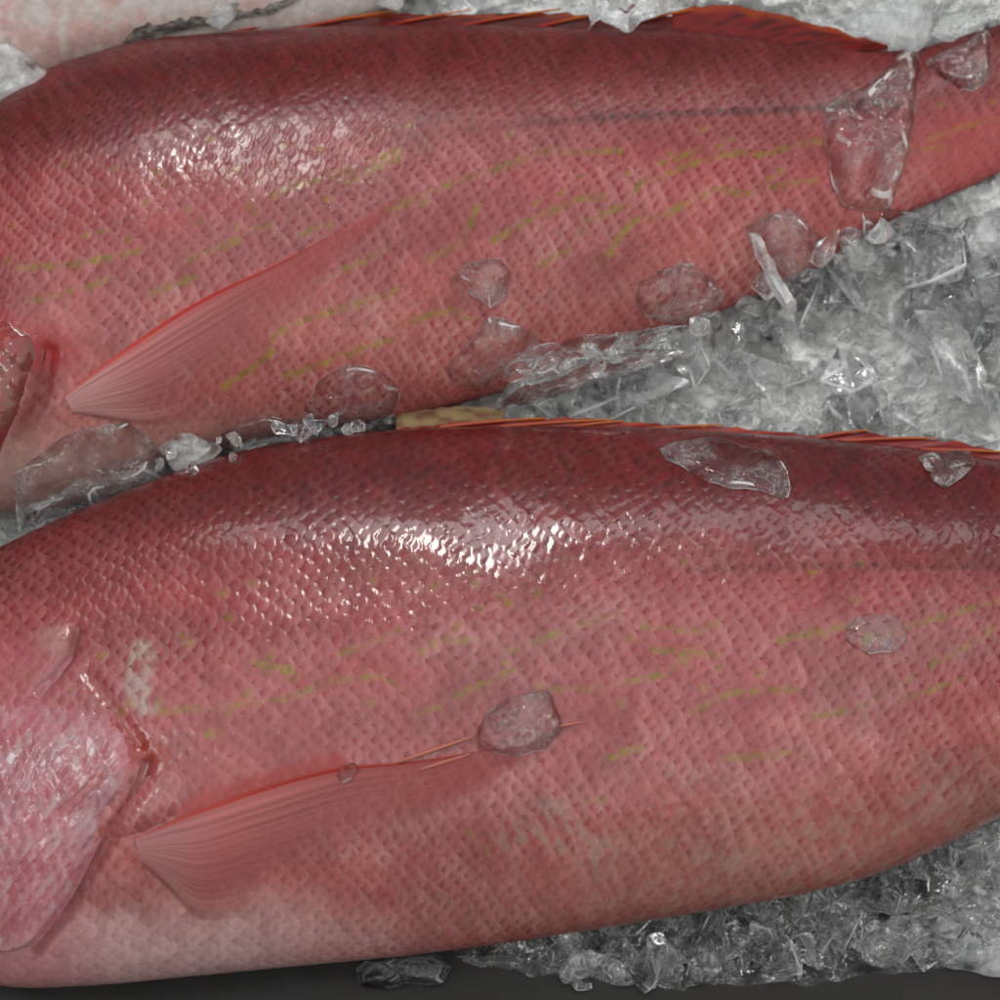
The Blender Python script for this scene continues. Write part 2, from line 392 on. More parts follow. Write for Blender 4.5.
def paint_upper(s, X, Y, px, py, t, d, dv, h1, h2, h3):
    yb = spl([(-170, 260), (0, 190), (120, 160), (250, 145), (450, 135), (700, 125), (900, 110), (1170, 80)], px)
    dors = sstep(-85, 60, py - yb)
    col, n1 = paint_common(s, px, py, t, d, dv, h1, h2, h3, dors, YEL_U, [[(430, 130), (560, 121), (700, 113), (820, 107), (895, 106)]], sstep(420, 640, px))
    # gill opening: dark crimson crease, head side browner
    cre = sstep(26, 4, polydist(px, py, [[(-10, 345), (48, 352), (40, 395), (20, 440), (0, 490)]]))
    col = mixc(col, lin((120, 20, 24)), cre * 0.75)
    redp = sstep(34, 6, polydist(px, py, [[(0, 335), (30, 345), (58, 350)]]))
    col = mixc(col, lin((190, 30, 36)), redp * 0.6)
    # throat: pale pinkish white under the fin
    thr = sstep(400, 470, py + 0.05 * (px - 100)) * sstep(420, 250, px)
    col = mixc(col, lin((206, 170, 160)), thr * 0.7)
    tail = sstep(880, 960, px)
    col = mixc(col, lin((206, 84, 84)), tail * sstep(90, 140, py) * 0.5)
    wet = sstep(0.66, 0.76, fbm(px / 34, py / 22, s.seed + 71, 3))
    relief = (1 - 0.5 * sstep(0.45, 0.7, t)) * (0.7 + 0.5 * fbm(px / 50, py / 40, 172, 2)) * (1 - 0.6 * wet) * (1 - 0.8 * tail * 0.5) * (1 - 0.6 * thr)
    rgh = 0.30 - 0.10 * wet + 0.10 * (h2 - 0.5) + 0.10 * sstep(0.55, 0.9, t) + 0.10 * sstep(300, 430, px)
    cl = polydist(px, py, [[(48, 352), (44, 395), (22, 440)]])
    blob = sstep(46, 10, polydist(px, py, [[(168, 150), (190, 140), (214, 126)]])) * sstep(0.42, 0.56, fbm((px - 0.5 * py) / 9, py / 9, 91, 2))
    return col, rgh, relief * (1 - 0.25 * blob), -4.0 * np.exp(-(cl / 9) ** 2), (0.05 + 0.25 * h1) * (0.25 + 0.75 * sstep(430, 300, px)) + 0.45 * h2 * sstep(26, 8, np.abs(py - spl([(300, 118), (500, 104), (700, 96), (900, 90)], px))) * sstep(330, 450, px) + 0.95 * blob

def paint_lower(s, X, Y, px, py, t, d, dv, h1, h2, h3):
    yb = spl([(-170, 690), (0, 600), (100, 575), (250, 560), (500, 545), (700, 555), (1000, 570), (1170, 590)], px)
    dors = sstep(-85, 55, py - yb)
    col, n1 = paint_common(s, px, py, t, d, dv, h1, h2, h3, dors, YEL_L, [[(600, 575), (700, 569), (800, 567), (1000, 566), (1100, 570)]], 0.55 * sstep(600, 800, px))
    # pale throat and belly at the left, golden grey belly at the right
    thr = sstep(860, 950, py + (n1 - 0.5) * 60) * sstep(520, 200, px)
    tc = lin((232, 194, 190)) * (0.84 + 0.25 * h1)[..., None] * (0.84 + 0.2 * sstep(0.9, 0.3, d))[..., None]
    col = mixc(col, tc, thr * 0.75)
    gol = sstep(0.78, 0.95, t + (n1 - 0.5) * 0.2) * sstep(350, 750, px)
    col = mixc(col, lin((186, 138, 118)), gol * 0.45 * (0.5 + 0.5 * h1))
    fle = (h2 > 0.72) * sstep(0.70, 0.9, t) * sstep(480, 700, px) * sstep(0.15, 0.4, d)
    col = mixc(col, lin((196, 168, 148)), fle * 0.4)
    # scuffed pale patch, silvery patch behind the gill, rusty shoulder spot
    sc1 = sstep(36, 4, polydist(px, py, [[(520, 838), (540, 828), (552, 818)], [(540, 828), (575, 838), (602, 856)]])) * sstep(0.40, 0.66, fbm((px - 0.6 * py) / 5, (py + 0.6 * px) / 16, 77, 3))
    col = mixc(col, lin((176, 164, 146)), sc1 * 0.5)
    si = sstep(17, 7, polydist(px, py, [[(143, 652), (137, 685), (146, 705)]]))
    si = si * np.clip(sstep(0.35, 0.6, fbm(px / 7, py / 9, 78, 2)) * 0.6 + 0.7 * (h1 > 0.35), 0, 1) * (0.35 + 0.65 * sstep(0.9, 0.2, d))
    col = mixc(col, lin((206, 206, 190)), si * 0.6)
    ru = sstep(24, 5, polydist(px, py, [[(112, 738), (140, 752), (160, 758)]]))
    col = mixc(col, lin((176, 52, 30)), ru * 0.75)
    hd = sstep(130, 40, px) * sstep(615, 665, py)
    col = mixc(col, lin((208, 120, 128)), hd * 0.6)
    rd = sstep(22, 5, polydist(px, py, [[(190, 812), (250, 790), (335, 765)]]))
    col = mixc(col, lin((190, 44, 34)), rd * 0.7)
    wet = 0.7 * sstep(0.66, 0.76, fbm(px / 30 + 5, py / 24, s.seed + 71, 3))
    film = sstep(26, 14, polydist(px, py, [[(482, 540), (508, 540)]]) + 14 * (fbm(px / 9, py / 9, 93, 2) - 0.5)) + sstep(18, 8, polydist(px, py, [[(558, 535), (566, 545)]])) + sstep(16, 6, polydist(px, py, [[(472, 580), (490, 610)]])) + sstep(16, 8, polydist(px, py, [[(585, 608), (588, 612)]]))
    wet = np.clip(np.maximum(wet, 0.45 * film), 0, 1)
    relief = (1 - 0.78 * wet) * (1 - 0.45 * sstep(0.5, 0.7, t)) * (0.7 + 0.5 * fbm(px / 50, py / 40, 171, 2))
    rgh = 0.29 - 0.10 * wet + 0.10 * (h2 - 0.5) + 0.12 * sstep(0.55, 0.9, t)
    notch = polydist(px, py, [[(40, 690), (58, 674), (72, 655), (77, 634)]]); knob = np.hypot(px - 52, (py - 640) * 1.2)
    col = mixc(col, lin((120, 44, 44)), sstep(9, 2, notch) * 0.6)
    col = mixc(col, lin((206, 160, 152)), sstep(26, 6, knob) * 0.5)
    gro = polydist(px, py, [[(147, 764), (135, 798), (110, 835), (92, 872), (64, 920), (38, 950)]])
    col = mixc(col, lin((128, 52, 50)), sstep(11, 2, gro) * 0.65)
    fold = polydist(px, py, [[(86, 672), (116, 712), (140, 745)]])
    return col, rgh, relief, -3.5 * np.exp(-(notch / 6) ** 2) + 4 * np.exp(-(knob / 22) ** 2) - 2.5 * np.exp(-(fold / 7) ** 2) - 4.0 * np.exp(-(gro / 8) ** 2), 0.30 + 0.30 * h1 + (0.2 + 0.5 * h2) * sstep(170, 60, np.hypot((px - 480) * 0.8, (py - 575) * 1.6)) + film

fishU = Fish(TOP_U, BOT_U, 92.0, lambda px, H: 0.42 * H * (0.85 + 0.15 * sstep(1100, 600, px)) * np.clip(1.06 - 0.17 * ((px - 200) / 400.0) ** 2, 0.62, 1.1), 11)
fishL = Fish(TOP_L, BOT_L, 108.0, lambda px, H: 0.42 * H, 23)

def build_fish(F, name, label, paint, shear, pitch, row, mat):
    root = empty(name, (0, float(np.mean(F.yc)), 0), label, 'fish', 'red fish lying on the ice')
    v, f, at = F.body_grid(1.35, pitch, row, shear, 0.50, paint)
    mesh_from('body', v, f, mat, root, at, loc=(0, float(np.mean(F.yc)), 0))
    return root

def patch(F, name, parent, quad, nu, nv, hfun, colfun, mat, thick=1.2):
    """sheet laid on the flank: quad(s, t) gives photo pixels, hfun the lift above the skin; closed with a thin underside"""
    s, t = np.meshgrid(np.linspace(0, 1, nu), np.linspace(0, 1, nv), indexing='ij')
    px, py = quad(s, t)
    h = hfun(s, t, px, py)
    top = F.lift(px, py, h); bot = F.lift(px, py, h - thick)
    c, a = colfun(s, t, px, py)
    V = np.concatenate([top.reshape(-1, 3), bot.reshape(-1, 3)])
    f = gridfaces(nu, nv); n = nu * nv
    ring = np.r_[np.arange(nv), np.arange(1, nu) * nv + nv - 1, (nu - 1) * nv + np.arange(nv - 2, -1, -1), np.arange(nu - 2, 0, -1) * nv]
    r2 = np.roll(ring, -1)
    side = np.stack([ring, ring + n, r2 + n, r2], -1)
    faces = np.concatenate([f[:, ::-1], f + n, side])
    at = {'pig': np.clip(np.tile(c.reshape(-1, 3), (2, 1)) * 0.60, 0, 1)}
    at['alp' if mat is M_FIN else 'rgh'] = np.tile(a.ravel(), 2)
    if mat is not M_FIN: at['film'] = np.full(2 * n, 0.8)
    L = np.array(parent.location) / S
    return mesh_from(name, V, faces, mat, parent, at, loc=L)

def fan(lead, trail):
    def q(s, t):
        lx, ly = curve(lead, s); tx, ty = curve(trail, s)
        return lx + (tx - lx) * t, ly + (ty - ly) * t
    return q

# ---- upper fish
rootU = build_fish(fishU, 'red_snapper', 'upper red fish with ice shards across its tail and a spread pink pectoral fin', paint_upper, (-0.26, -0.46), 15.5, 7.4, M_FISH_DULL)
def rays(s, t):
    """fine uneven fin rays fanning out from the base"""
    return 0.55 * vn(t * 34 + 0.8 * vn(s * 4, t * 5, 3), s * 2.2, 51) + 0.45 * vn(t * 78, s * 3.0, 52)
def fin_col(base, mid, tip, rim, a0, a1, low=0.75):
    def f(s, t, px, py):
        ray = rays(s, t)
        c = mixc(np.broadcast_to(lin(base), s.shape + (3,)), lin(mid), sstep(0.05, 0.24, s))
        c = mixc(c, lin(tip), sstep(0.25, 0.75, s))
        c = c * (1 + (0.36 * ray - 0.18) * sstep(0.02, 0.25, s))[..., None]
        c = mixc(c, lin(rim), sstep(0.10, 0.01, t) * sstep(0.75, 0.45, s) * 0.9)
        c = mixc(c, lin((140, 66, 54)), sstep(0.75, 0.98, t) * sstep(0.30, 0.02, s) * 0.8)
        a = a0 + (a1 - a0) * sstep(0.05, 0.65, s + 0.5 * (t - 0.2))
        a = a * (0.78 + 0.42 * ray)
        a = a * (1 - sstep(low - 0.35, low + 0.15, t) * sstep(0.12, 0.36, s)) * (1 - 0.55 * sstep(0.85, 1.0, t))
        a = np.maximum(a, 0.85 * sstep(0.06, 0.015, t) * sstep(0.95, 0.6, s))
        a = a * sstep(1.0, 0.9, s)
        return c, np.clip(a, 0.0, 1)
    return f
def fin_h(lift0, lift1, amp):
    def f(s, t, px, py):
        return lift0 + (lift1 - lift0) * np.sin(np.clip(s * 1.1, 0, 1) * math.pi) * (1 - 0.8 * t) * sstep(0.0, 0.05, t) + amp * rays(s, t) * sstep(0.0, 0.1, s) * (1 - 0.5 * s) + 3.5 * np.exp(-((t - 0.93) / 0.09) ** 2) * sstep(0.5, 0.2, s) * sstep(0.02, 0.12, s)
    return f
patch(fishU, 'pectoral_fin', rootU,
      fan([(64, 396), (118, 354), (200, 300), (280, 262), (350, 225), (408, 193)], [(74, 414), (108, 419), (150, 424), (225, 400), (320, 310), (410, 194)]),
      190, 170, fin_h(1.6, 5.0, 0.7), fin_col((210, 146, 142), (212, 122, 118), (216, 88, 82), (218, 46, 34), 0.92, 0.26, 0.62), M_FIN, 0.8)
# gill cover edge of the upper fish
def gill_u(s, t):
    ex, ey = curve([(-6, 300), (20, 318), (44, 345), (36, 385), (22, 425), (4, 470), (-12, 505)], t)
    return -110 + (ex + 110) * s, 320 + (ey - 320) * (0.35 + 0.65 * s)
def gcol_u(s, t, px, py):
    n = fbm(px / 9, py / 12, 31, 3); n2 = fbm(px / 5, py / 10, 35, 2)
    c = mixc(np.broadcast_to(lin((158, 66, 62)), s.shape + (3,)), lin((136, 92, 76)), sstep(0.35, 0.65, n))
    c = mixc(c, lin((176, 120, 112)), sstep(0.55, 0.75, n2) * 0.6)
    c = mixc(c, lin((176, 30, 32)), sstep(370, 335, py) * 0.7)
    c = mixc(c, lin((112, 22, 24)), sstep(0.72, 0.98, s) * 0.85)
    return c, 0.32 + 0.1 * n
patch(fishU, 'gill_cover', rootU, gill_u, 80, 130, lambda s, t, px, py: -2.0 + 6.5 * sstep(1.0, 0.84, s) * sstep(0.05, 0.35, t) * sstep(1, 0.8, t) + 2.4 * (fbm(px / 9, py / 12, 4, 3) - 0.5), gcol_u, M_FISH, 5.0)

def strip(F, name, parent, top, bot, n, m, colfun, zlift, mat=M_FIN_DRY, thick=2.0, alpha=1.0):
    """fin folded along the back: a thin sheet from the back edge outward"""
    s, t = np.meshgrid(np.linspace(0, 1, n), np.linspace(0, 1, m), indexing='ij')
    x0, x1 = top[0][0], top[-1][0]
    px = x0 + (x1 - x0) * s
    py = spl(bot, px) * (1 - t) + spl(top, px) * t
    py = py + 3.0 * (vn(px / 9, 0 * px, 44) - 0.5) * t + 2.5 * (vn(px / 26, 0 * px, 45) - 0.5) * t
    z = F.zc + zlift * (1 - t) + 3 * t + 0.9 * (vn(px / 14, t * 2, 33) - 0.5) * t
    x, y = P(px, py, z)
    c, a = colfun(s, t, px, py)
    V = np.concatenate([np.stack([x, y, z], -1).reshape(-1, 3), np.stack([x, y, z - thick], -1).reshape(-1, 3)])
    f = gridfaces(n, m); k = n * m
    ring = np.r_[np.arange(m), np.arange(1, n) * m + m - 1, (n - 1) * m + np.arange(m - 2, -1, -1), np.arange(n - 2, 0, -1) * m]
    r2 = np.roll(ring, -1)
    faces = np.concatenate([f[:, ::-1], f + k, np.stack([ring, ring + k, r2 + k, r2], -1)])
    L = np.array(parent.location) / S
    return mesh_from(name, V, faces, mat, parent, {'pig': np.clip(np.tile(c.reshape(-1, 3), (2, 1)) * 0.60, 0, 1), 'alp': np.tile(a.ravel(), 2)}, loc=L)

def spine(F, parent, p0, p1, r0, r1, c0, c1, z0, z1, base_loc, bend=2.0):
    """one stiff fin ray: tapered, slightly bent"""
    n, m = 14, 8
    s = np.linspace(0, 1, n)
    px = p0[0] + (p1[0] - p0[0]) * s; py = p0[1] + (p1[1] - p0[1]) * s - bend * np.sin(s * math.pi)
    z = z0 + (z1 - z0) * s
    x, y = P(px, py, z)
    r = r0 + (r1 - r0) * s
    th = np.arange(m) / m * 2 * math.pi
    tx, ty = np.gradient(x), np.gradient(y); L = np.hypot(tx, ty); tx /= L; ty /= L
    V = np.stack([x[:, None] - ty[:, None] * r[:, None] * np.cos(th), y[:, None] + tx[:, None] * r[:, None] * np.cos(th), z[:, None] + r[:, None] * np.sin(th)], -1)
    c = mixc(np.broadcast_to(lin(c0), (n, m, 3)), lin(c1), np.broadcast_to(sstep(0.3, 0.95, s)[:, None], (n, m)))
    return mesh_from('fin_spine', V.reshape(-1, 3), gridfaces(n, m, wrap=True), M_FIN_DRY, parent, {'pig': c.reshape(-1, 3) * 0.62, 'alp': np.ones(n * m)}, loc=base_loc)

def dcol(dark, edge, edge_w=0.3):
    def f(s, t, px, py):
        n = fbm(px / 40, (py + 0.12 * px) / 4, 9, 3)
        c = mixc(np.broadcast_to(lin(dark[0]), s.shape + (3,)), lin(dark[1]), sstep(0.4, 0.7, n))
        c = mixc(c, lin(edge), sstep(1 - edge_w, 1.0, t + 0.4 * (n - 0.5)) * sstep(0.35, 0.6, vn(px / 30, 0 * px, 3)))
        return c * (0.7 + 0.5 * n)[..., None], np.full(s.shape, 1.0)
    return f
botU = [(x, y + 3) for x, y in TOP_U]
dorsU = strip(fishU, 'dorsal_fin', rootU, [(95, 54), (130, 45), (200, 33), (300, 20), (400, 14), (440, 15), (500, 13), (560, 13), (600, 17), (660, 14), (700, 16)], botU, 260, 14,
              dcol(((112, 26, 22), (88, 44, 46)), (164, 66, 14)), 6)
locU = np.array(rootU.location) / S
for x0, x1, y0, y1 in [(95, 175, 55, 37), (150, 250, 43, 24), (205, 318, 37, 16), (268, 395, 33, 10.5), (355, 470, 31, 10), (430, 560, 30, 9), (520, 600, 30, 14), (600, 692, 31, 9)]:
    spine(fishU, dorsU, (x0, y0 + 3), (x1, y1), 2.6, 0.9, (170, 50, 34), (206, 110, 26), fishU.zc + 7, fishU.zc + 7, (0, 0, 0))
softU = strip(fishU, 'soft_dorsal_fin', rootU, [(672, 10), (700, 5), (725, 5), (750, 8), (775, 13), (800, 20), (825, 27), (850, 34), (888, 43)], [(672, 36), (700, 38), (750, 42), (800, 51), (850, 52), (888, 49)], 150, 22,
              lambda s, t, px, py: (mixc(mixc(np.broadcast_to(lin((126, 22, 18)), s.shape + (3,)), lin((64, 8, 8)), sstep(0.4, 0.7, vn(px / 20, (py + 0.22 * px) / 2.6, 18)) * 0.8),
                                          lin((164, 58, 10)), sstep(0.70, 0.98, t + 0.2 * (vn(px / 16, py / 9, 8) - 0.5))), np.full(s.shape, 1.0)), 8)
# pale beige anal fin showing at the belly
strip(fishU, 'anal_fin', rootU, [(396, 414), (430, 408), (470, 406), (504, 408)], [(396, 436), (430, 436), (470, 434), (504, 430)], 50, 8,
      lambda s, t, px, py: (mixc(np.broadcast_to(lin((164, 140, 100)), s.shape + (3,)), lin((130, 84, 66)), sstep(0.4, 0.8, vn(px / 12, py / 3, 4))), np.full(s.shape, 1.0)), 20)

# ---- lower fish
rootL = build_fish(fishL, 'red_snapper', 'lower nearer red fish with bright wet glints and a scaly pink gill cover', paint_lower, (-0.06, -0.40), 17.0, 8.2, M_FISH)
patch(fishL, 'pectoral_fin', rootL,
      fan([(134, 838), (190, 813), (250, 791), (330, 769), (420, 760), (500, 746), (578, 722)], [(142, 864), (168, 888), (196, 916), (262, 908), (350, 872), (450, 822), (578, 724)]),
      200, 190, fin_h(1.6, 6.0, 0.5), fin_col((188, 118, 116), (204, 108, 104), (202, 82, 76), (190, 46, 28), 0.95, 0.30, 0.70), M_FIN, 0.8)
def shoulder(s, t):
    lx, ly = curve([(104, 832), (128, 800), (152, 772), (166, 764), (182, 762)], s)
    rx, ry = curve([(112, 846), (150, 832), (180, 815), (192, 802), (194, 790)], s)
    return lx + (rx - lx) * t, ly + (ry - ly) * t
def scaly(base, pale, seed, pit=15.0, row=8.0):
    def f(s, t, px, py):
        d, si, sj, dv = scales((px - 0.25 * py) / pit + 90, (py + 0.15 * px) / row + 90, seed)
        h1 = hash2(si, sj, seed)
        c = mixc(mixc(np.broadcast_to(lin(base), s.shape + (3,)), lin(pale), sstep(0.5, 0.1, d) * (0.3 + 0.7 * h1)), lin((170, 60, 66)), sstep(0.5, 0.85, d) * 0.5)
        return c * (0.85 + 0.3 * h1)[..., None], 0.26 + 0.1 * h1
    return f
def scaly_h(seed, amp, pit=15.0, row=8.0):
    def f(px, py):
        d, si, sj, dv = scales((px - 0.25 * py) / pit + 90, (py + 0.15 * px) / row + 90, seed)
        h1 = hash2(si, sj, seed); h2 = hash2(si, sj, seed + 1)
        return amp * (np.clip(1 - d, 0, 1) + 1.2 * (h1 - 0.5) * (d - 0.4) + 0.9 * (h2 - 0.5) * dv)
    return f
sh1 = scaly_h(61, 0.7, 14.0, 8.0)
patch(fishL, 'fin_base', rootL, shoulder, 70, 60, lambda s, t, px, py: -2.0 + 7.5 * np.clip(np.sin(np.clip(s, 0, 1) * math.pi), 0, 1) ** 0.6 * np.clip(np.sin(t * math.pi), 0, 1) ** 0.6 + sh1(px, py) * 0.7, scaly((178, 88, 88), (186, 118, 116), 61, 14.0, 8.0), M_FISH, 5.0)
EDGE_L = [(30, 618), (62, 640), (80, 668), (108, 704), (129, 735), (140, 762), (130, 792), (106, 830), (88, 868), (60, 915), (34, 944), (8, 950)]
def gill_l(s, t):
    ex, ey = curve(EDGE_L, t)
    return -150 + (ex + 150) * s, 640 + (ey - 640) * 1.0 + 0 * s
def streaky(px, py, seed):
    d, si, sj, dv = scales((px + 0.18 * py) / 13.5 + 90 + 0.5 * vn(px / 25, py / 25, 7), (py + 0.1 * px) / 9.5 + 90, seed)
    return d, hash2(si, sj, seed), hash2(si, sj, seed + 1), hash2(si, sj, seed + 2), dv
def gcol_l(s, t, px, py):
    d, h1, h2, h3, dv = streaky(px, py, 67)
    br = fbm(px / 6, py / 13, 15, 2)
    c = mixc(np.broadcast_to(lin((190, 102, 108)), s.shape + (3,)), lin((208, 158, 162)), np.clip(sstep(0.75, 0.25, d) * (0.1 + 1.1 * br * h1), 0, 1))
    c = mixc(c, lin((170, 70, 74)), sstep(0.5, 0.9, d) * h2 * 0.45)
    c = mixc(c, lin((214, 206, 206)), sstep(0.7, 0.9, h3) * sstep(700, 740, py) * sstep(0.8, 0.4, d) * sstep(0.9, 0.4, np.abs(dv)) * 0.35)
    c = mixc(c, lin((196, 160, 186)), 0.10 * sstep(0.35, 0.65, fbm(px / 50, py / 60, 29, 2)))
    c = c * (0.8 + 0.4 * fbm(px / 40, py / 40, 24, 2))[..., None]
    c = mixc(c, lin((160, 110, 122)), sstep(0.80, 0.97, s) * sstep(0.40, 0.55, t) * sstep(0.75, 0.60, t) * 0.45)
    c = mixc(c, lin((160, 62, 62)), sstep(0.96, 1.0, s) * 0.45)
    c = mixc(c, lin((210, 172, 160)), sstep(0.85, 1.0, t) * 0.5)
    return c, 0.24 + 0.14 * h1
def gh_l(s, t, px, py):
    d, h1, h2, h3, dv = streaky(px, py, 67)
    rel = 0.95 * (np.clip(1 - d, 0, 1) + 1.6 * (h1 - 0.5) * (d - 0.4) + 1.3 * (h2 - 0.5) * dv)
    q = sstep(0.16, 0.42, t)                       # merges into the head at the top
    h = -2.5 + q * (3.0 + 3.2 * sstep(1.0, 0.92, s)) + rel * q * sstep(1.0, 0.95, s) + 3.0 * (fbm(px / 45, py / 45, 66, 2) - 0.5) * q
    line = polydist(px, py, [[(62, 812), (92, 786), (104, 772)]])
    return h - 2.2 * np.exp(-(line / 3.5) ** 2)
patch(fishL, 'gill_cover', rootL, gill_l, 170, 230, gh_l, gcol_l, M_FISH, 6.0)
botL = [(x, y + 4) for x, y in TOP_L]
dorsL = strip(fishL, 'dorsal_fin', rootL, [(395, 430), (440, 424), (500, 420), (560, 418), (600, 420), (640, 424), (700, 425), (760, 430), (830, 435), (860, 431), (900, 437), (950, 441), (1010, 454), (1100, 474)], botL, 300, 12,
              dcol(((140, 34, 34), (160, 84, 84)), (190, 70, 26), 0.45), 6)
for x0, x1, y0, y1 in [(440, 545, 427, 418), (500, 612, 427, 419.5), (560, 622, 429, 421), (640, 722, 430, 425), (815, 868, 438, 430), (840, 935, 441, 438), (920, 1000, 450, 452)]:
    spine(fishL, dorsL, (x0, y0), (x1, y1), 2.3, 0.9, (190, 90, 70), (204, 118, 50), fishL.zc + 6, fishL.zc + 6, (0, 0, 0), 1.0)
for ch in (dorsU, dorsL):          # spines were built in world coordinates
    for c in ch.children:
        c.location = -ch.parent.location
# loose tips of pectoral rays lying free on the flank
def ray_on(F, parent, p0, p1, r, c0, h):
    n, m = 12, 8
    s = np.linspace(0, 1, n)
    px = p0[0] + (p1[0] - p0[0]) * s; py = p0[1] + (p1[1] - p0[1]) * s
    C = F.lift(px, py, np.full(n, h))
    T = np.gradient(C, axis=0); T /= np.linalg.norm(T, axis=1, keepdims=True)
    B = np.cross(T, [0, 0, 1]); B /= np.linalg.norm(B, axis=1, keepdims=True); K = np.cross(B, T)
    th = np.arange(m) / m * 2 * math.pi; rr = r * (0.35 + 0.65 * np.sin(np.clip(s * 0.85 + 0.1, 0, 1) * math.pi))
    V = C[:, None] + rr[:, None, None] * (B[:, None] * np.cos(th)[None, :, None] + K[:, None] * np.sin(th)[None, :, None])
    return mesh_from('fin_ray', V.reshape(-1, 3), gridfaces(n, m, wrap=True), M_FIN, parent, {'pig': np.broadcast_to(lin(c0), (n * m, 3)), 'alp': np.ones(n * m)}, loc=np.array(parent.location) / S)
for p0, p1, r in [((398, 762), (472, 737), 2.0), ((418, 770), (470, 754), 1.6), ((555, 727), (583, 722), 1.5)]:
    ray_on(fishL, rootL, p0, p1, r, (164, 92, 74), 4)

# ---- pale fish at the top left corner
def paint_pale(s, X, Y, px, py, t, d, dv, h1, h2, h3):
    n = fbm(px / 55, py / 40, 3, 4); n2 = fbm(px / 9, py / 14, 6, 3)
    c = mixc(np.broadcast_to(lin((226, 214, 206)), px.shape + (3,)), lin((226, 176, 166)), sstep(0.40, 0.68, n) * sstep(0.25, 0.6, n2))
    c = mixc(c, lin((196, 184, 176)), sstep(0.55, 0.8, n2) * 0.6)
    c = mixc(c, lin((150, 138, 124)), sstep(26, 4, polydist(px, py, [[(60, 55), (110, 45), (130, 40)]])) * 0.3)
    return c, 0.34 + 0.15 * n2, np.full(px.shape, 0.35), 5 * (fbm(px / 60, py / 40, 81, 2) - 0.5), np.full(px.shape, 0.3)
TOP_P = [(-300, -420), (-100, -430), (100, -420), (250, -360), (400, -240), (470, -140)]
BOT_P = [(-300, 110), (-100, 118), (0, 104), (80, 78), (150, 58), (250, 42), (350, 24), (420, -10), (470, -60)]
fishP = Fish(TOP_P, BOT_P, 84.0, lambda px, H: 0.30 * H, 37, -300, 470)
rootP = empty('pale_fish', (0, float(np.mean(fishP.yc)), 0), 'pale pinkish white belly of a third fish in the top left corner', 'fish')
v, f, at = fishP.body_grid(2.6, 30.0, 10.0, (-0.2, -0.2), 0.8, paint_pale)
mesh_from('body', v, f, M_PALE, rootP, at, loc=(0, float(np.mean(fishP.yc)), 0))
def ragged(s, t):
    lx, ly = curve([(118, 47), (135, 30), (160, 22), (200, 17), (232, 13), (255, 8), (300, -8)], s)
    rx, ry = curve([(122, 48), (150, 38), (185, 30), (215, 24), (240, 18), (268, 14), (302, -2)], s)
    w = (fbm(s * 30, 0 * s, 4, 2) - 0.5) * 9
    return lx + (rx - lx) * t, ly + w * (1 - t) + (ry - ly) * t
patch(fishP, 'torn_fin', rootP, ragged, 120, 14, lambda s, t, px, py: 2.2 + 2.5 * fbm(px / 6, py / 5, 12, 2),
      lambda s, t, px, py: (mixc(np.broadcast_to(lin((92, 84, 82)), s.shape + (3,)), lin((140, 130, 124)), sstep(0.35, 0.7, fbm(px / 8, py / 6, 22, 2))), np.clip(1.1 - 0.5 * sstep(0.4, 0.8, fbm(px / 7, py / 7, 19, 2)), 0, 1)), M_FIN, 1.2)

# ------------------------------------------------------------------ tray and ice bed
bm = bmesh.new()
bmesh.ops.create_grid(bm, x_segments=2, y_segments=2, size=1.0)
for vv in bm.verts: vv.co = Vector((vv.co.x * 3000 * S, vv.co.y * 3000 * S, 0))
me = bpy.data.meshes.new('tray_floor'); bm.to_mesh(me); bm.free(); me.materials.append(M_TRAY)
o = bpy.data.objects.new('tray_floor', me); COL.objects.link(o); o['kind'] = 'structure'

def bed_height(px, py):
    """ice level under each place of the tray (seen at fish height)"""
    hgt = 52.0 * np.ones_like(px)
    hgt = hgt + 22 * sstep(700, 950, px) * sstep(420, 250, py)
    low = sstep(560, 760, py)
    wedge = 44 * sstep(880, 1080, px) * sstep(985, 880, py + 0.10 * (1000 - px)) - 14
    hgt = hgt * (1 - low) + low * wedge
    left = sstep(120, 0, px) * sstep(380, 480, py) * sstep(700, 560, py)
    return hgt - 45 * left

def facets(x, y, size, seed):
    """broken-ice surface: tilted planes in voronoi cells"""
    gx = np.floor(x / size).astype(np.int64); gy = np.floor(y / size).astype(np.int64)
    b1 = np.full(x.shape, 1e9); h = np.zeros(x.shape); b2 = np.full(x.shape, 1e9)
    for di in (-1, 0, 1):
        for dj in (-1, 0, 1):
            i = gx + di; j = gy + dj
            cx = (i + hash2(i, j, seed)) * size; cy = (j + hash2(i, j, seed + 1)) * size
            d = np.hypot(x - cx, y - cy)
            hh = (hash2(i, j, seed + 2) - 0.5) * size * 0.9 + (x - cx) * (hash2(i, j, seed + 3) - 0.5) * 1.3 + (y - cy) * (hash2(i, j, seed + 4) - 0.5) * 1.3
            h = np.where(d < b1, hh, h); b1 = np.minimum(b1, d)
    return h

gx = np.arange(-330, 1331, 3.2); gy = np.arange(-330, 1121, 3.2)
GX, GY = np.meshgrid(gx, gy, indexing='ij')
bw = bed_height(GX, GY)
BX, BY = P(GX, GY, 60.0)
fz = 0.55 * facets(BX + 6 * fbm(BX / 12, BY / 12, 3, 2), BY, 34, 91) + 0.5 * facets(BX, BY + 5 * fbm(BX / 9, BY / 9, 8, 2), 15, 101) + 4 * fbm(BX / 6, BY / 6, 14, 2)
BZ = bw + fz * np.clip(bw / 40, 0.15, 1.0)
bed = mesh_from('crushed_ice', np.stack([BX, BY, BZ], -1).reshape(-1, 3), gridfaces(len(gx), len(gy))[:, ::-1], M_BED, None, None, smooth=False)
bed['kind'] = 'stuff'

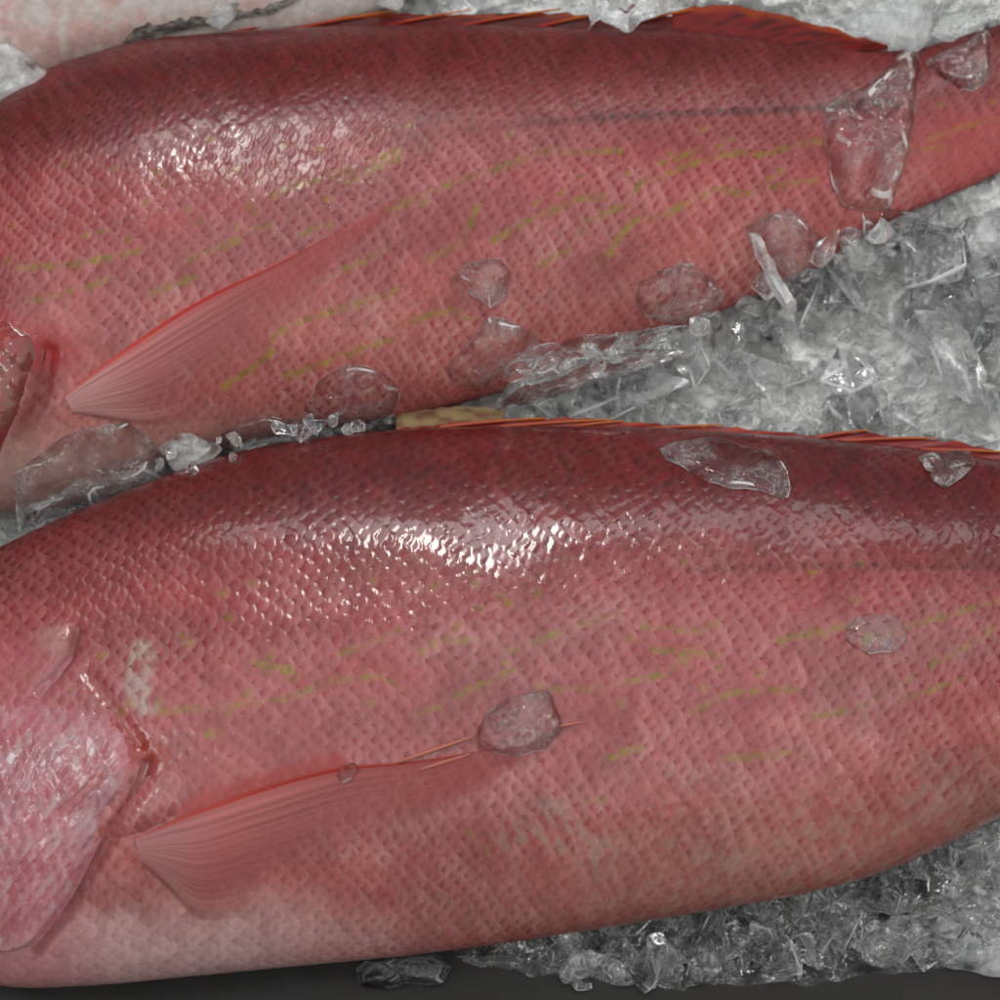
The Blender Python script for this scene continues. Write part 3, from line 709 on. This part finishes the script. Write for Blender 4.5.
gx2 = np.arange(430, 1200, 2.6); gy2 = np.arange(760, 1030, 2.6)
HX, HY = np.meshgrid(gx2, gy2, indexing='ij')
front = spl([(430, 962), (540, 972), (680, 984), (780, 978), (880, 972), (960, 958), (1100, 960), (1200, 960)], HX) + 16 * (fbm(HX / 28, HY / 28, 55, 2) - 0.5)
sh = 17 * sstep(8, -14, HY - front) * sstep(430, 560, HX)
SX, SY = P(HX, HY, 10.0)
SZ = sh * (0.55 + 0.9 * fbm(SX / 26, SY / 26, 57, 2)) + 0.30 * facets(SX + 5 * fbm(SX / 9, SY / 9, 58, 2), SY, 20, 131) * np.clip(sh / 12, 0, 1) + 0.25 * facets(SX, SY, 9, 141) * np.clip(sh / 12, 0, 1) - 1.5
slush = mesh_from('wet_slush', np.stack([SX, SY, SZ], -1).reshape(-1, 3), gridfaces(len(gx2), len(gy2))[:, ::-1], M_ICE, None, None, smooth=False)
slush['kind'] = 'stuff'

# ------------------------------------------------------------------ ice pieces
def finish_ice(bm, name, mats, bev, seed, melt=0.0, skip=(), white=None):
    """bevel the sharp rims and give them frosted faces; melted pieces get a smooth lumpy surface"""
    bmesh.ops.recalc_face_normals(bm, faces=bm.faces)
    skip = set(skip)
    cen = sum((v.co for v in bm.verts), Vector()) / len(bm.verts) / S
    if bev > 0:
        ed = [e for e in bm.edges if len(e.link_faces) == 2 and e.calc_face_angle(0) > 0.55 and not (e.verts[0] in skip or e.verts[1] in skip)]
        r = bmesh.ops.bevel(bm, geom=ed, offset=bev * S, offset_type='OFFSET', segments=2, profile=0.6, affect='EDGES', clamp_overlap=True)
        for fc in r['faces']:
            c = fc.calc_center_median() / S
            fc.material_index = 1 if float(vn(c.x / 16 + seed, c.y / 16 + c.z / 11, seed)) > (0.5 if skip else 0.36) else 0
            if white is not None and (c - cen).x * white[0] + (c - cen).y * white[1] > white[2]:
                fc.material_index = 1
    if melt > 0:
        for it in range(2):
            bmesh.ops.triangulate(bm, faces=bm.faces)
            long = [e for e in bm.edges if e.calc_length() > 7 * S]
            if long: bmesh.ops.subdivide_edges(bm, edges=long, cuts=2 if it == 0 else 1, use_grid_fill=False)
        bmesh.ops.triangulate(bm, faces=bm.faces)
        for _ in range(1):
            bmesh.ops.smooth_vert(bm, verts=bm.verts, factor=0.35, use_axis_x=True, use_axis_y=True, use_axis_z=True)
        bm.normal_update()
        co = np.array([v.co[:] for v in bm.verts]) / S
        dd = (fbm(co[:, 0] / 9 + seed * 7.3, co[:, 1] / 9 + co[:, 2] / 7, seed, 3) - 0.5) * 2 * melt
        for v, q in zip(bm.verts, dd): v.co += v.normal * float(q) * S
    me = bpy.data.meshes.new(name); bm.to_mesh(me); bm.free()
    for m in mats: me.materials.append(m)
    for p in me.polygons: p.use_smooth = melt > 0
    return me

def chunk_mesh(name, size, seed, mats, flat=0.7, bev=1.1):
    rnd = random.Random(seed)
    bm = bmesh.new()
    ax = (size * rnd.uniform(0.7, 1.25), size * rnd.uniform(0.45, 0.9), size * flat * rnd.uniform(0.5, 0.95))
    for _ in range(rnd.randint(9, 15)):
        v = Vector((rnd.gauss(0, 1), rnd.gauss(0, 1), rnd.gauss(0, 1))).normalized() * rnd.uniform(0.8, 1.05)
        bm.verts.new((v.x * ax[0] * S, v.y * ax[1] * S, v.z * ax[2] * S))
    r = bmesh.ops.convex_hull(bm, input=bm.verts)
    dead = {g for g in r['geom_interior'] + r['geom_unused'] if isinstance(g, bmesh.types.BMVert)}
    bmesh.ops.delete(bm, geom=list(dead), context='VERTS')
    bmesh.ops.dissolve_limit(bm, angle_limit=0.22, verts=bm.verts, edges=bm.edges)
    return finish_ice(bm, name, mats, bev, seed)

def put(o, x, y, z):
    o.location = (x * S, y * S, z * S); COL.objects.link(o); return o

def surface(px, py):
    """visible height at a photo pixel: whichever fish or ice is on top there"""
    best = None
    for F in (fishU, fishL, fishP):
        p = F.lift(np.array([float(px)]), np.array([float(py)]), np.zeros(1))[0]
        if F.inside(p[0], p[1]) and p[2] > F.zc:
            if best is None or p[2] > best[2]: best = p
    if best is None:
        z = float(bed_height(np.array([float(px)]), np.array([float(py)]))[0]); z = max(z, 3.0)
        x, y = P(px, py, z); best = np.array([float(x), float(y), z])
    return best

def shard(name, outline, thick, seed, label, mats, bev=1.2, inset=0.22, sink=-1.5, white=None, cat='ice', group=None, rough=1.6, base=None, on=None, dome=0.0):
    """a piece of ice with the photographed outline, real thickness, following what it lies on"""
    rnd = random.Random(seed)
    pts = []
    if len(outline) >= 5:                  # round the outline as melting does
        rnd2 = random.Random(seed + 77); m0 = len(outline); fine = []
        for k in range(m0):
            p0, p1, p2, p3 = (outline[(k + q) % m0] for q in (-1, 0, 1, 2))
            sub = max(1, int(math.hypot(p2[0] - p1[0], p2[1] - p1[1]) / 11))
            for q in range(sub):
                t = q / sub
                fine.append(tuple(0.5 * (2 * p1[c] + (p2[c] - p0[c]) * t * 0.8 + (2 * p0[c] - 5 * p1[c] + 4 * p2[c] - p3[c]) * t * t * 0.8 + 0.4 * (p1[c] - p1[c]) + (-p0[c] + 3 * p1[c] - 3 * p2[c] + p3[c]) * t ** 3 * 0.8
                             + 0.4 * (p2[c] - p1[c]) * t) + rnd2.uniform(-2.4, 2.4) for c in (0, 1)))
        outline = fine
    n = len(outline)
    for k in range(n):                     # chip the outline a little
        (x0, y0), (x1, y1) = outline[k], outline[(k + 1) % n]
        pts.append((x0, y0))
        if math.hypot(x1 - x0, y1 - y0) > 22:
            pts.append((0.5 * (x0 + x1) + rnd.uniform(-rough, rough), 0.5 * (y0 + y1) + rnd.uniform(-rough, rough)))
    cx = sum(p[0] for p in pts) / len(pts); cy = sum(p[1] for p in pts) / len(pts)
    def surf(px, py):
        if on is not None:
            return on.lift(np.array([px]), np.array([py]), np.zeros(1))[0]
        if base is not None:
            x, y = P(px, py, base); return np.array([float(x), float(y), base])
        return surface(px, py)
    bm = bmesh.new()
    lo = []; hi = []
    c3 = surf(cx, cy)
    for (px, py) in pts:
        q = surf(px, py)
        w = Vector(q * S); lo.append(bm.verts.new(w - Vector((0, 0, sink * S))))
        an = math.atan2(py - cy, px - cx)
        k = inset * (0.5 + 1.4 * float(vn(an * 1.6 + 9, seed * 3.1, seed))) * rnd.uniform(0.85, 1.15)
        ix = px + (cx - px) * k; iy = py + (cy - py) * k
        q2 = surf(ix, iy)
        hi.append(bm.verts.new(Vector((q2[0] * S, q2[1] * S, (q2[2] + 1.25 * thick * (0.55 + 0.8 * float(vn(an * 1.5 + 5, seed * 1.7, seed + 3)))) * S))))
    ct = bm.verts.new(Vector((c3[0] * S, c3[1] * S, (c3[2] + 1.25 * thick * (1.08 + dome)) * S)))
    cb = bm.verts.new(Vector((c3[0] * S, c3[1] * S, (c3[2] - sink) * S)))
    m = len(pts)
    inn = []
    for (px, py) in pts:                   # an uneven inner ring so that the top breaks into facets
        an = math.atan2(py - cy, px - cx)
        k = 0.34 + 0.36 * float(vn(an * 1.9 + 7, seed * 2.3, seed + 5))
        q = surf(px + (cx - px) * k, py + (cy - py) * k)
        inn.append(bm.verts.new(Vector((q[0] * S, q[1] * S, (q[2] + 1.25 * thick * (1.05 + dome * 0.6) * (0.5 + 1.1 * float(vn(an * 2.2 + 3, seed * 4.1, seed + 8)))) * S))))
    for k in range(m):
        k2 = (k + 1) % m
        bm.faces.new((lo[k], lo[k2], hi[k2], hi[k])); bm.faces.new((inn[k], inn[k2], ct)); bm.faces.new((lo[k2], lo[k], cb))
        bm.faces.new((hi[k], hi[k2], inn[k])); bm.faces.new((hi[k2], inn[k2], inn[k]))
    me = finish_ice(bm, name, mats, bev * 0.8, seed, melt=min(1.8, 0.06 * thick), skip=inn + [ct, cb], white=white)
    loc = Vector((c3[0] * S, c3[1] * S, c3[2] * S))
    me.transform(Matrix.Translation(-loc))
    o = bpy.data.objects.new(name, me); o.location = loc; COL.objects.link(o)
    tag(o, label, cat, group)
    return o

CL = (M_ICE_SHARD, M_FROST); MI = (M_ICE, M_FROST); MK = (M_ICE_MILK, M_FROST)
shard('ice_shard', [(822, 110), (850, 92), (882, 72), (908, 48), (921, 66), (915, 110), (908, 150), (892, 208), (868, 214), (838, 206), (829, 172)], 16, 1, 'tall clear ice shard with a bright white right rim standing on the fish tail', CL, bev=4.2, on=fishU, white=(1, 0.15, 24))
shard('ice_shard', [(926, 64), (955, 48), (987, 30), (991, 74), (974, 95), (945, 82)], 10, 2, 'clear triangular ice shard on the tail at the top right corner', CL, bev=2.0, on=fishU, white=(-0.4, -1, 14))
shard('ice_chip', [(449, 279), (466, 264), (498, 256), (512, 272), (505, 298), (492, 309), (470, 296)], 15, 3, 'small glassy ice chip alone on the middle of the upper fish', CL, bev=1.6, on=fishU, dome=0.3)
shard('ice_chip', [(446, 372), (470, 340), (490, 318), (528, 328), (548, 352), (506, 368), (476, 396)], 14, 4, 'clear angular ice chip on the belly of the upper fish under the small chip', CL, bev=1.4, on=fishU)
shard('ice_slab', [(494, 410), (515, 372), (560, 344), (628, 332), (692, 326), (694, 350), (640, 368), (585, 388), (530, 404)], 26, 5, 'long grey ice slab at the edge of the heap, its pointed end by the beige fin', MI, bev=1.8, base=105)
shard('ice_chip', [(502, 380), (522, 352), (556, 344), (568, 352), (562, 374), (530, 380)], 12, 6, 'glinting ice chip on the pointed end of the long grey slab', CL, bev=1.4, base=133)
shard('ice_lump', [(632, 296), (650, 276), (682, 262), (712, 276), (727, 290), (716, 312), (676, 326), (645, 318)], 18, 7, 'swirled white and clear ice lump on the lower flank of the upper fish', CL, bev=2.0, on=fishU)
shard('ice_lump', [(744, 228), (788, 208), (812, 226), (826, 252), (810, 286), (786, 296), (766, 268)], 20, 8, 'clear ice lump rising over the belly edge of the upper fish near its tail', CL, bev=1.8, on=fishU)
shard('ice_sliver', [(748, 236), (757, 234), (778, 275), (796, 312), (790, 316), (766, 280)], 12, 9, 'thin straight ice sliver leaning against the lump near the tail', MK, bev=1.0, base=150)
shard('ice_chip', [(306, 412), (318, 384), (345, 366), (384, 370), (402, 392), (392, 418), (362, 428), (322, 430)], 14, 10, 'rounded watery ice chip on the belly of the upper fish right of its fin', CL, bev=1.4, on=fishU)
shard('ice_slab', [(14, 476), (48, 448), (84, 430), (128, 424), (150, 440), (168, 468), (150, 488), (104, 505), (60, 516), (20, 528)], 22, 11, 'see-through ice slab over the throat of the upper fish', MI, bev=1.4, on=fishU)
shard('ice_chip', [(212, 446), (236, 426), (270, 416), (300, 424), (306, 440), (262, 452), (226, 460)], 9, 41, 'low clear ice chip melting on the belly just below the upper pectoral fin', CL, bev=1.2, on=fishU)
shard('ice_chip', [(296, 436), (312, 428), (352, 430), (396, 416), (404, 424), (350, 440), (310, 446)], 8, 42, 'long low clear ice chip along the seam left of the beige fin', CL, bev=1.2, on=fishU)
shard('ice_lump', [(160, 448), (176, 436), (206, 438), (226, 448), (214, 462), (190, 472), (172, 474)], 14, 12, 'white pitted ice lump wedged between the two fish below the pectoral fin', MK, bev=1.4, base=120)
shard('ice_lump', [(585, -14), (630, -22), (672, 0), (664, 16), (640, 24), (628, 34), (600, 22), (590, 30)], 24, 13, 'crystal clear ice lump on the dorsal fin at the top edge', CL, bev=2.2, base=112)
shard('ice_plate', [(660, 450), (690, 438), (730, 440), (768, 452), (788, 472), (789, 498), (758, 492), (704, 484), (680, 468)], 6, 14, 'thin flat ice plate melting on the back of the lower fish', CL, bev=1.6, on=fishL)
shard('ice_chip', [(917, 458), (938, 448), (968, 450), (974, 462), (964, 476), (944, 488), (926, 474)], 9, 15, 'small rounded ice chip on the back of the lower fish near the right edge', CL, bev=1.6, on=fishL)
shard('ice_chip', [(472, 742), (486, 716), (512, 700), (548, 688), (556, 708), (562, 730), (545, 750), (505, 758)], 16, 16, 'thick glassy ice chip at the pectoral fin tip of the lower fish', CL, bev=2.0, on=fishL, dome=0.35)
shard('ice_chip', [(843, 640), (856, 618), (884, 612), (906, 626), (902, 648), (868, 656)], 4, 17, 'nearly melted thin ice chip on the right flank of the lower fish', CL, bev=1.2, on=fishL, dome=0.4)
shard('ice_bead', [(332, 778), (338, 766), (352, 764), (362, 772), (356, 784), (342, 788)], 7, 18, 'tiny ice bead on the leading edge of the lower pectoral fin', CL, bev=1.4, on=fishL, dome=0.4)
shard('ice_sliver', [(356, 966), (392, 958), (440, 954), (450, 966), (444, 982), (420, 984), (384, 990), (360, 986)], 18, 19, 'lone clear ice sliver under the belly of the lower fish', CL, bev=2.0, base=14)
shard('ice_lump', [(862, 938), (890, 918), (922, 912), (938, 926), (918, 952), (884, 972), (868, 968)], 30, 20, 'bright faceted ice lump at the front of the lower right heap', MI, bev=1.8, base=14)
shard('ice_wedge', [(928, 934), (940, 914), (962, 928), (956, 940)], 24, 21, 'small bright triangular ice wedge beside the faceted lump', MK, bev=1.6, base=20)
shard('ice_slab', [(925, 952), (950, 938), (990, 934), (1040, 936), (1050, 968), (1000, 976), (950, 970)], 14, 22, 'smooth grey rounded ice slab in the lower right corner', MK, bev=4.0, base=6)
shard('ice_lump', [(378, 6), (382, -14), (404, -16), (406, 6), (396, 13)], 14, 23, 'small white ice lump between the pale fish and the dorsal fin', MK, bev=1.8, base=112)
shard('ice_lump', [(204, 24), (214, 10), (228, 2), (240, 4), (236, 18), (222, 28)], 12, 24, 'white splintered ice lump on the grey torn fin', MK, bev=1.6, base=118)
shard('ice_slab', [(-20, 60), (8, 42), (30, 58), (56, 80), (44, 92), (10, 100), (-20, 110)], 12, 25, 'milky ice slab against the pale fish at the left edge', MK, bev=2.0, base=125)
shard('ice_lump', [(836, 20), (880, 4), (930, -10), (935, 30), (918, 52), (890, 46), (858, 34)], 20, 26, 'cloudy ice lump behind the end of the dorsal fin', MK, bev=2.0, base=100)
shard('ice_lump', [(925, 34), (940, 2), (985, -10), (1010, 10), (988, 24), (950, 42)], 20, 27, 'grey ice lump above the tail in the top right corner', MI, bev=2.0, base=104)

HEAPS = [
    ('between', [(540, 400), (640, 372), (700, 330), (790, 300), (830, 250), (900, 222), (1010, 180), (1010, 435), (800, 425), (640, 415)], 60, (22, 60), 'clear jagged ice chunk in the grey heap between the two red fish', 'ice chunks heaped between the two fish'),
    ('lower', [(560, 935), (640, 915), (760, 888), (850, 868), (930, 838), (1010, 795), (1010, 940), (900, 956), (800, 962), (680, 978), (560, 972)], 175, (15, 36), 'dark clear ice chunk in the wet heap under the lower fish', 'ice chunks under the belly of the lower fish'),
    ('top', [(400, -40), (1010, -50), (1010, 22), (900, 40), (820, 14), (740, -8), (560, 4), (420, 8)], 45, (12, 34), 'grey ice chunk behind the dorsal fin along the top edge', 'ice chunks behind the upper fish'),
    ('gap', [(-10, 520), (30, 512), (62, 508), (40, 530), (-10, 548)], 8, (6, 14), 'tiny greenish ice chunk in the dark gap between the two heads', 'ice chunks in the gap at the left edge'),
]
def inpoly(x, y, poly):
    r = False
    for k in range(len(poly)):
        (x0, y0), (x1, y1) = poly[k], poly[k - 1]
        if (y0 > y) != (y1 > y) and x < (x1 - x0) * (y - y0) / (y1 - y0) + x0: r = not r
    return r
rnd = random.Random(5)
kinds = [chunk_mesh('ice_chunk', 1.0 / 1.0 * 30, 200 + k, (CL, MI, CL, MI, CL)[k % 5], bev=1.3) for k in range(22)]
slivers = [chunk_mesh('ice_sliver', 30, 400 + k, (MI, CL, MI)[k % 3], flat=0.3, bev=0.8) for k in range(9)]
HEAPS.append(('crumbs', [(150, 452), (230, 432), (400, 408), (400, 428), (250, 452), (170, 484)], 22, (8, 17), 'small clear ice crumb in the seam between the two red fish', 'ice crumbs in the seam between the fish'))
HEAPS.append(('edge', [(560, 362), (640, 332), (700, 306), (790, 268), (890, 214), (905, 232), (800, 288), (705, 330), (580, 378)], 22, (13, 28), 'clear wet ice chunk melting against the lower edge of the upper fish', 'ice chunks along the belly of the upper fish'))
HEAPS.append(('slivers', HEAPS[0][1], 34, (16, 44), 'thin ice sliver lying on the grey heap between the two red fish', 'ice slivers between the two fish'))
HEAPS.append(('plates', [(560, 405), (700, 345), (800, 300), (850, 240), (1010, 190), (1010, 420), (800, 410), (640, 405)], 14, (60, 95), 'large clear ice plate fused onto the grey heap between the two red fish', 'large ice plates between the two fish'))
for hname, poly, count, (s0, s1), label, grp in HEAPS:
    xs = [p[0] for p in poly]; ys = [p[1] for p in poly]; placed = 0; tries = 0
    pool = slivers if hname == 'slivers' else [m for m in kinds if m.materials[0] is not M_ICE_MILK][::1] if hname == 'lower' else kinds
    while placed < count and tries < 6000:
        tries += 1
        px, py = rnd.uniform(min(xs), max(xs)), rnd.uniform(min(ys), max(ys))
        if not inpoly(px, py, poly): continue
        sz = s0 + (s1 - s0) * rnd.random() ** 1.6
        z = max(float(bed_height(np.array([px]), np.array([py]))[0]), 3.0) + rnd.uniform(-0.1, 0.7) * sz
        if hname == 'slivers': z += 14
        if hname == 'plates': z = float(bed_height(np.array([px]), np.array([py]))[0]) + rnd.uniform(6, 18)
        if hname == 'edge': z = rnd.uniform(92, 135)
        if hname == 'crumbs': z = rnd.uniform(95, 150)
        if hname == 'lower': z = max(z, 0.32 * sz)
        x, y = P(px, py, z); x = float(x); y = float(y)
        k0 = 0.16 if hname == 'slivers' else -0.05 if hname == 'edge' else 0.28
        bad = False
        for F in (fishU, fishL):
            yc, a, b = F.at(x)
            if ((y - yc) / (a + k0 * sz)) ** 2 + ((z - F.zc) / (b + k0 * sz)) ** 2 < 1: bad = True
        if bad: continue
        o = bpy.data.objects.new('ice_sliver' if hname == 'slivers' else 'ice_plate' if hname == 'plates' else 'ice_chunk', pool[rnd.randrange(len(pool))])
        k = sz / 30.0
        if hname == 'slivers':
            o.scale = (k * 1.15, k * rnd.uniform(0.14, 0.3), k * 0.8); tl = 0.7
        elif hname == 'plates':
            o.scale = (k, k * rnd.uniform(0.7, 1.0), k * 0.35); tl = 0.35
        else:
            o.scale = (k, k * rnd.uniform(0.8, 1.2), k); tl = 0.6
        o.rotation_euler = (rnd.uniform(-tl, tl), rnd.uniform(-tl, tl), rnd.uniform(0, 6.28))
        put(o, x, y, z); tag(o, label, 'ice', grp); placed += 1

# ------------------------------------------------------------------ light, world, camera
w = bpy.data.worlds.new('World'); sc.world = w; w.use_nodes = True
bg = w.node_tree.nodes['Background']; bg.inputs[0].default_value = (0.95, 0.97, 1.0, 1); bg.inputs[1].default_value = 0.34

def area(name, loc, target, sx, sy, power, col):
    l = bpy.data.lights.new(name, 'AREA'); l.shape = 'RECTANGLE'; l.size = sx; l.size_y = sy; l.energy = power; l.color = col
    o = bpy.data.objects.new(name, l); COL.objects.link(o); o.location = loc
    o.rotation_euler = (Vector(target) - Vector(loc)).to_track_quat('-Z', 'Y').to_euler()
    return o
# opening of the market stall behind the tray, the dim awning overhead, a lamp to the left
area('window_light', (-0.08, 1.00, 1.45), (-0.08, 0.82, 0.0), 0.17, 0.28, 6.2, (1.0, 0.985, 0.93))
area('gap_light', (0.15, 1.25, 1.45), (0.1, 0.6, 0.0), 1.8, 0.30, 9.0, (0.95, 0.97, 1.0))
area('awning_light', (0.1, -0.15, 2.1), (0.1, -0.1, 0.0), 2.3, 1.9, 27, (1.0, 0.985, 0.965))
area('lamp_light', (-0.62, -0.10, 1.5), (-0.2, -0.1, 0.04), 0.14, 0.26, 1.6, (0.92, 0.97, 1.0))

cam = bpy.data.cameras.new('camera'); co = bpy.data.objects.new('camera', cam); COL.objects.link(co)
co.location = CAM * S
co.rotation_euler = (TILT, 0, 0)
cam.sensor_width = 36.0; cam.lens = 36.0 * DIST / 1000.0; cam.clip_start = 0.01; cam.clip_end = 50
cam.dof.use_dof = True; cam.dof.focus_distance = (DIST - 85) * S; cam.dof.aperture_fstop = 8.0
sc.camera = co
sc.render.engine = 'CYCLES'
cy = sc.cycles
cy.max_bounces = 14; cy.transmission_bounces = 12; cy.transparent_max_bounces = 12; cy.glossy_bounces = 5; cy.diffuse_bounces = 3
cy.caustics_refractive = True; cy.caustics_reflective = True; cy.blur_glossy = 0.6
cy.sample_clamp_indirect = 14.0
cy.use_denoising = True; cy.filter_width = 1.6
sc.view_settings.view_transform = 'Standard'; sc.view_settings.look = 'None'; sc.view_settings.gamma = 1; sc.view_settings.exposure = 0
sc.view_settings.use_curve_mapping = False
